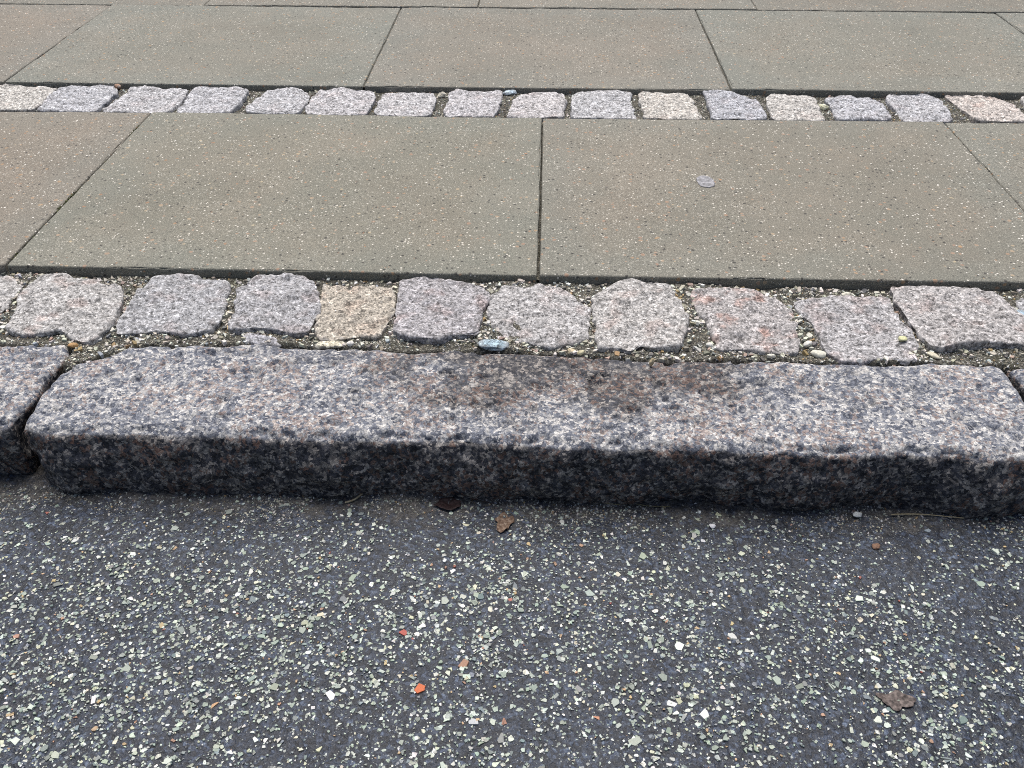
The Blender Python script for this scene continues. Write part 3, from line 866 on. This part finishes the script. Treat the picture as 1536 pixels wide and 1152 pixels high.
pebble('stone_fragment', 'thin cream stone flake below the cream sett', FR, .522, -.1685, -.018, (.046, .014, .008), (.58, .54, .42), 4, (.05, 0, .05))
pebble('pebble', 'pale green-yellow pebble lying on top of a grey front sett', 'pebble', 1.2865, -.142, -.0085, (.017, .012, .007), (.56, .56, .33), 5, (0, .1, .35))
pebble('pebble', 'small tan pebble standing on the back of the long kerb stone', 'pebble', .949, -.205, -.0125, (.007, .007, .015), (.55, .46, .30), 6, (.15, .1, 0))
pebble('stone_fragment', 'blue stone fragment beside the rightmost front sett', FR, 1.4745, -.0735, -.017, (.020, .034, .013), (.25, .33, .39), 7, (0, 0, .5))
pebble('pebble', 'cream oblong pebble between the rightmost full sett and the kerb', 'pebble', 1.322, -.166, -.018, (.020, .010, .009), CREAM, 8, (0, .15, -.6))
pebble('pebble', 'orange-brown pebble beside the leftmost full front sett', 'pebble', .181, -.186, -.016, (.013, .010, .009), (.42, .25, .11), 9, (0, .1, .5))
pebble('stone_fragment', 'rust brown stone chip against the rear slabs at left', FR, -.135, .789, -.010, (.020, .012, .010), (.42, .22, .12), 10, (0, .2, -.5))
pebble('pebble', 'oblong cream pebble between a grey sett and the slab edge', 'pebble', 1.245, -.0185, -.017, (.018, .010, .009), (.62, .60, .50), 11, (0, 0, .4))
pebble('pebble', 'white cube-like pebble below the cream sett', 'pebble', .5505, -.168, -.017, (.011, .010, .010), (.72, .70, .66), 12, (0, 0, .3))
pebble('pebble', 'white pebble left of a grey front sett, beside the pink sett', 'pebble', 1.163, -.147, -.018, (.017, .012, .012), WHITE, 13, (0, .1, .8))
pebble('pebble', 'creamy flat pebble against the kerb right of the pink sett', 'pebble', 1.172, -.168, -.018, (.024, .013, .010), (.60, .59, .50), 14, (0, 0, -.4))
pebble('pebble', 'small white pebble touching the kerb below a grey sett', 'pebble', 1.2188, -.188, -.013, (.010, .009, .008), (.72, .71, .68), 15)
pebble('pebble', 'pale oblong pebble below the pink sett', 'pebble', 1.108, -.176, -.016, (.016, .008, .008), (.62, .60, .52), 16, (0, 0, .1))
pebble('pebble', 'round white pebble left of the pink sett', 'pebble', 1.031, -.155, -.018, (.013, .012, .011), WHITE, 17)
pebble('pebble', 'cream pebble under a pale grey sett, left one of a close pair', 'pebble', .846, -.173, -.018, (.013, .010, .009), (.62, .53, .36), 18, (0, .2, -.5))
pebble('pebble', 'yellowish pebble under a pale grey sett, right one of a close pair', 'pebble', .858, -.178, -.017, (.013, .009, .009), (.55, .50, .33), 19, (0, 0, .2))
pebble('stone_fragment', 'yellow-cream stone fragment between two rear setts right of centre', FR, 1.388, .722, -.016, (.017, .026, .013), (.62, .62, .42), 20, (0, 0, .5))
pebble('stone_fragment', 'cream three-cornered stone fragment between two rear setts left of centre', FR, .582, .768, -.015, (.024, .020, .012), (.48, .45, .36), 21, (0, 0, .9))
def on_road(x, y): return float(road_h(x, y)[0])
pebble('pebble', 'white angular pebble lying at the kerb foot on the right', 'pebble', 1.185, -.380, on_road(1.185, -.380), (.012, .009, .007), (.66, .66, .62), 22, (0, .1, .3))
pebble('pebble', 'small round white pebble on the silty road edge', 'pebble', 1.012, -.400, on_road(1.012, -.400) - .001, (.009, .009, .005), (.62, .62, .63), 23)
pebble('pebble', 'reddish brown pebble on the road near the kerb, right side', 'pebble', 1.194, -.427, on_road(1.194, -.427) - .001, (.011, .009, .005), (.20, .115, .075), 24, (0, 0, .4))

# ================================================================= LEAVES, STRAWS, GUM, MOSS
def flat_scrap(name, label, cat, poly, mat, zfn, thick, curl, seed, n=72, rings=10):
    o = resample(ccw(poly), n, 1)
    c = o.mean(0)
    p3 = np.column_stack([o, np.zeros(n)])
    o = o + (o - c) * (layers(p3, [(.006, .10), (.0025, .07)], seed))[:, None]
    V = [np.array([[c[0], c[1]]])]
    for k in np.linspace(0, 1, rings + 1)[1:]: V.append(c + (o - c) * k)
    xy = np.concatenate(V)
    rr = np.concatenate([[0], np.repeat(np.linspace(0, 1, rings + 1)[1:], n)])
    p = np.column_stack([xy, np.zeros(len(xy))])
    z0 = float(np.mean(zfn(xy[:, 0], xy[:, 1]))) + .0012
    z = z0 + curl * rr ** 2 * (.5 + .5 * vnoise(p / .018, seed)) + layers(p, [(.008, curl * .3), (.004, curl * .15)], seed + 2)
    top = np.column_stack([xy, z]); bot = top.copy(); bot[:, 2] -= thick
    N = len(top)
    P = np.concatenate([top, bot])
    f = [(0, 1 + i, 1 + (i + 1) % n) for i in range(n)]
    for k in range(rings - 1):
        a, b = 1 + k * n, 1 + (k + 1) * n
        f += [(a + i, b + i, b + (i + 1) % n, a + (i + 1) % n) for i in range(n)]
    f += [tuple(N + i for i in reversed(q)) for q in f]
    a = 1 + (rings - 1) * n
    f += [(a + i, a + N + i, a + N + (i + 1) % n, a + (i + 1) % n) for i in range(n)]
    c3 = np.array([c[0], c[1], z0])
    ob = new_obj(name, P - c3, f, mat, None, tuple(c3))
    return tag(ob, label, cat)
lf = flat_scrap('dead_leaf', 'flattened grey-brown dead leaf on the asphalt at lower right', 'leaf', LEAF, M_LEAF, road_h, .0005, .0022, 5)
def blob(cx, cy, rx, ry, seed, n=14, jag=.35):
    r = random.Random(seed)
    return [(cx + rx * math.cos(i / n * 6.283) * r.uniform(1 - jag, 1 + jag), cy + ry * math.sin(i / n * 6.283) * r.uniform(1 - jag, 1 + jag)) for i in range(n)]
flat_scrap('leaf_crumb', 'crumpled rust brown leaf scrap on the road below the kerb', 'leaf', blob(.766, -.403, .010, .014, 33, 16, .5), M_LEAF_RUST, road_h, .0005, .003, 8, 48, 6)
flat_scrap('leaf_crumb', 'dark reddish leaf scrap tucked against the kerb foot', 'leaf', blob(.697, -.376, .017, .010, 4), M_LEAF_DARK, road_h, .0005, .004, 9, 48, 6)
flat_scrap('chewing_gum', 'pale grey flattened chewing gum spot on the slab right of centre', 'gum', [(1.0727, .331), (1.076, .348), (1.086, .354), (1.098, .349), (1.1035, .338), (1.104, .318), (1.094, .305), (1.082, .307), (1.075, .317)], M_GUM, lambda x, y: np.zeros_like(x) - .0006, .0016, .0004, 12, 60, 8)

def straw(name, label, pts, rad, mat):
    cu = bpy.data.curves.new(name, 'CURVE'); cu.dimensions = '3D'
    s = cu.splines.new('NURBS'); s.points.add(len(pts) - 1); s.use_endpoint_u = True; s.order_u = 3
    for i, p in enumerate(pts):
        s.points[i].co = (*p, 1); s.points[i].radius = 1 - .5 * i / len(pts)
    cu.bevel_depth = rad; cu.bevel_resolution = 2; cu.use_fill_caps = True
    tmp = bpy.data.objects.new('tmp', cu); COL.objects.link(tmp)
    me = bpy.data.meshes.new_from_object(tmp.evaluated_get(bpy.context.evaluated_depsgraph_get()))
    bpy.data.objects.remove(tmp)
    me.name = name
    me.materials.clear(); me.materials.append(mat)
    me.polygons.foreach_set('use_smooth', np.ones(len(me.polygons), bool))
    o = bpy.data.objects.new(name, me); COL.objects.link(o)
    return tag(o, label, 'straw')
def rp(x, y, dz): return (x, y, on_road(x, y) + dz)
straw('straw', 'short pale straw stub at the kerb foot, left of centre', [rp(.572, -.3785, .001), rp(.580, -.3775, .002), rp(.589, -.371, .004), rp(.597, -.3655, .008)], .0013, M_STRAW)
straw('dry_grass_stem', 'thin curved dry grass stem lying along the kerb foot right of centre', [rp(.852, -.3665, .012), rp(.868, -.3665, .006), rp(.885, -.3675, .003), rp(.905, -.3685, .002), rp(.922, -.3665, .003), rp(.940, -.3715, .002), rp(.965, -.3700, .002)], .0007, M_STEM)
straw('dry_grass_stem', 'thin dark grass stem leaning at the kerb foot near the reddish leaf scrap', [rp(.690, -.366, .010), rp(.708, -.3665, .007), rp(.728, -.3695, .004), rp(.752, -.3745, .002)], .0006, M_LEAF_DARK)
straw('dry_grass_stem', 'pale dry grass stem at the kerb foot near the right edge', [rp(1.225, -.378, .003), rp(1.255, -.3765, .003), rp(1.285, -.378, .002), rp(1.31, -.381, .002)], .0008, M_STRAW)

# ---- moss in the slab joint and beside setts
r = np.random.default_rng(91)
mv = []
def tuft(cx, cy, cz, sx, sy, count):
    for _ in range(count):
        mv.append((cx + r.normal(0, sx), cy + r.normal(0, sy), cz + r.uniform(-.003, .0015), r.uniform(.0012, .0030), tuple(np.array((.075, .085, .025)) * r.uniform(.5, 1.6))))
for cy in np.linspace(.03, .60, 26):
    if vnoise(np.array([[cy / .05, 0, 0]]), 5)[0] > -.1: tuft(0.0, cy, -.003, .0013, .010, 26)
tuft(0, .215, -.001, .0018, .022, 150); tuft(0, .53, -.001, .0016, .015, 60)
tuft(.724, -.150, -.014, .006, .010, 60); tuft(.607, -.075, -.014, .003, .02, 50); tuft(.36, -.09, -.015, .004, .03, 60); tuft(.06, -.12, -.016, .004, .02, 40)
g = scatter_mesh('moss', mv, M_CHIP_A, 93, None, .6, .4)
tag(g, 'green moss crumbs in the slab joint and between front setts', 'moss', kind='stuff')
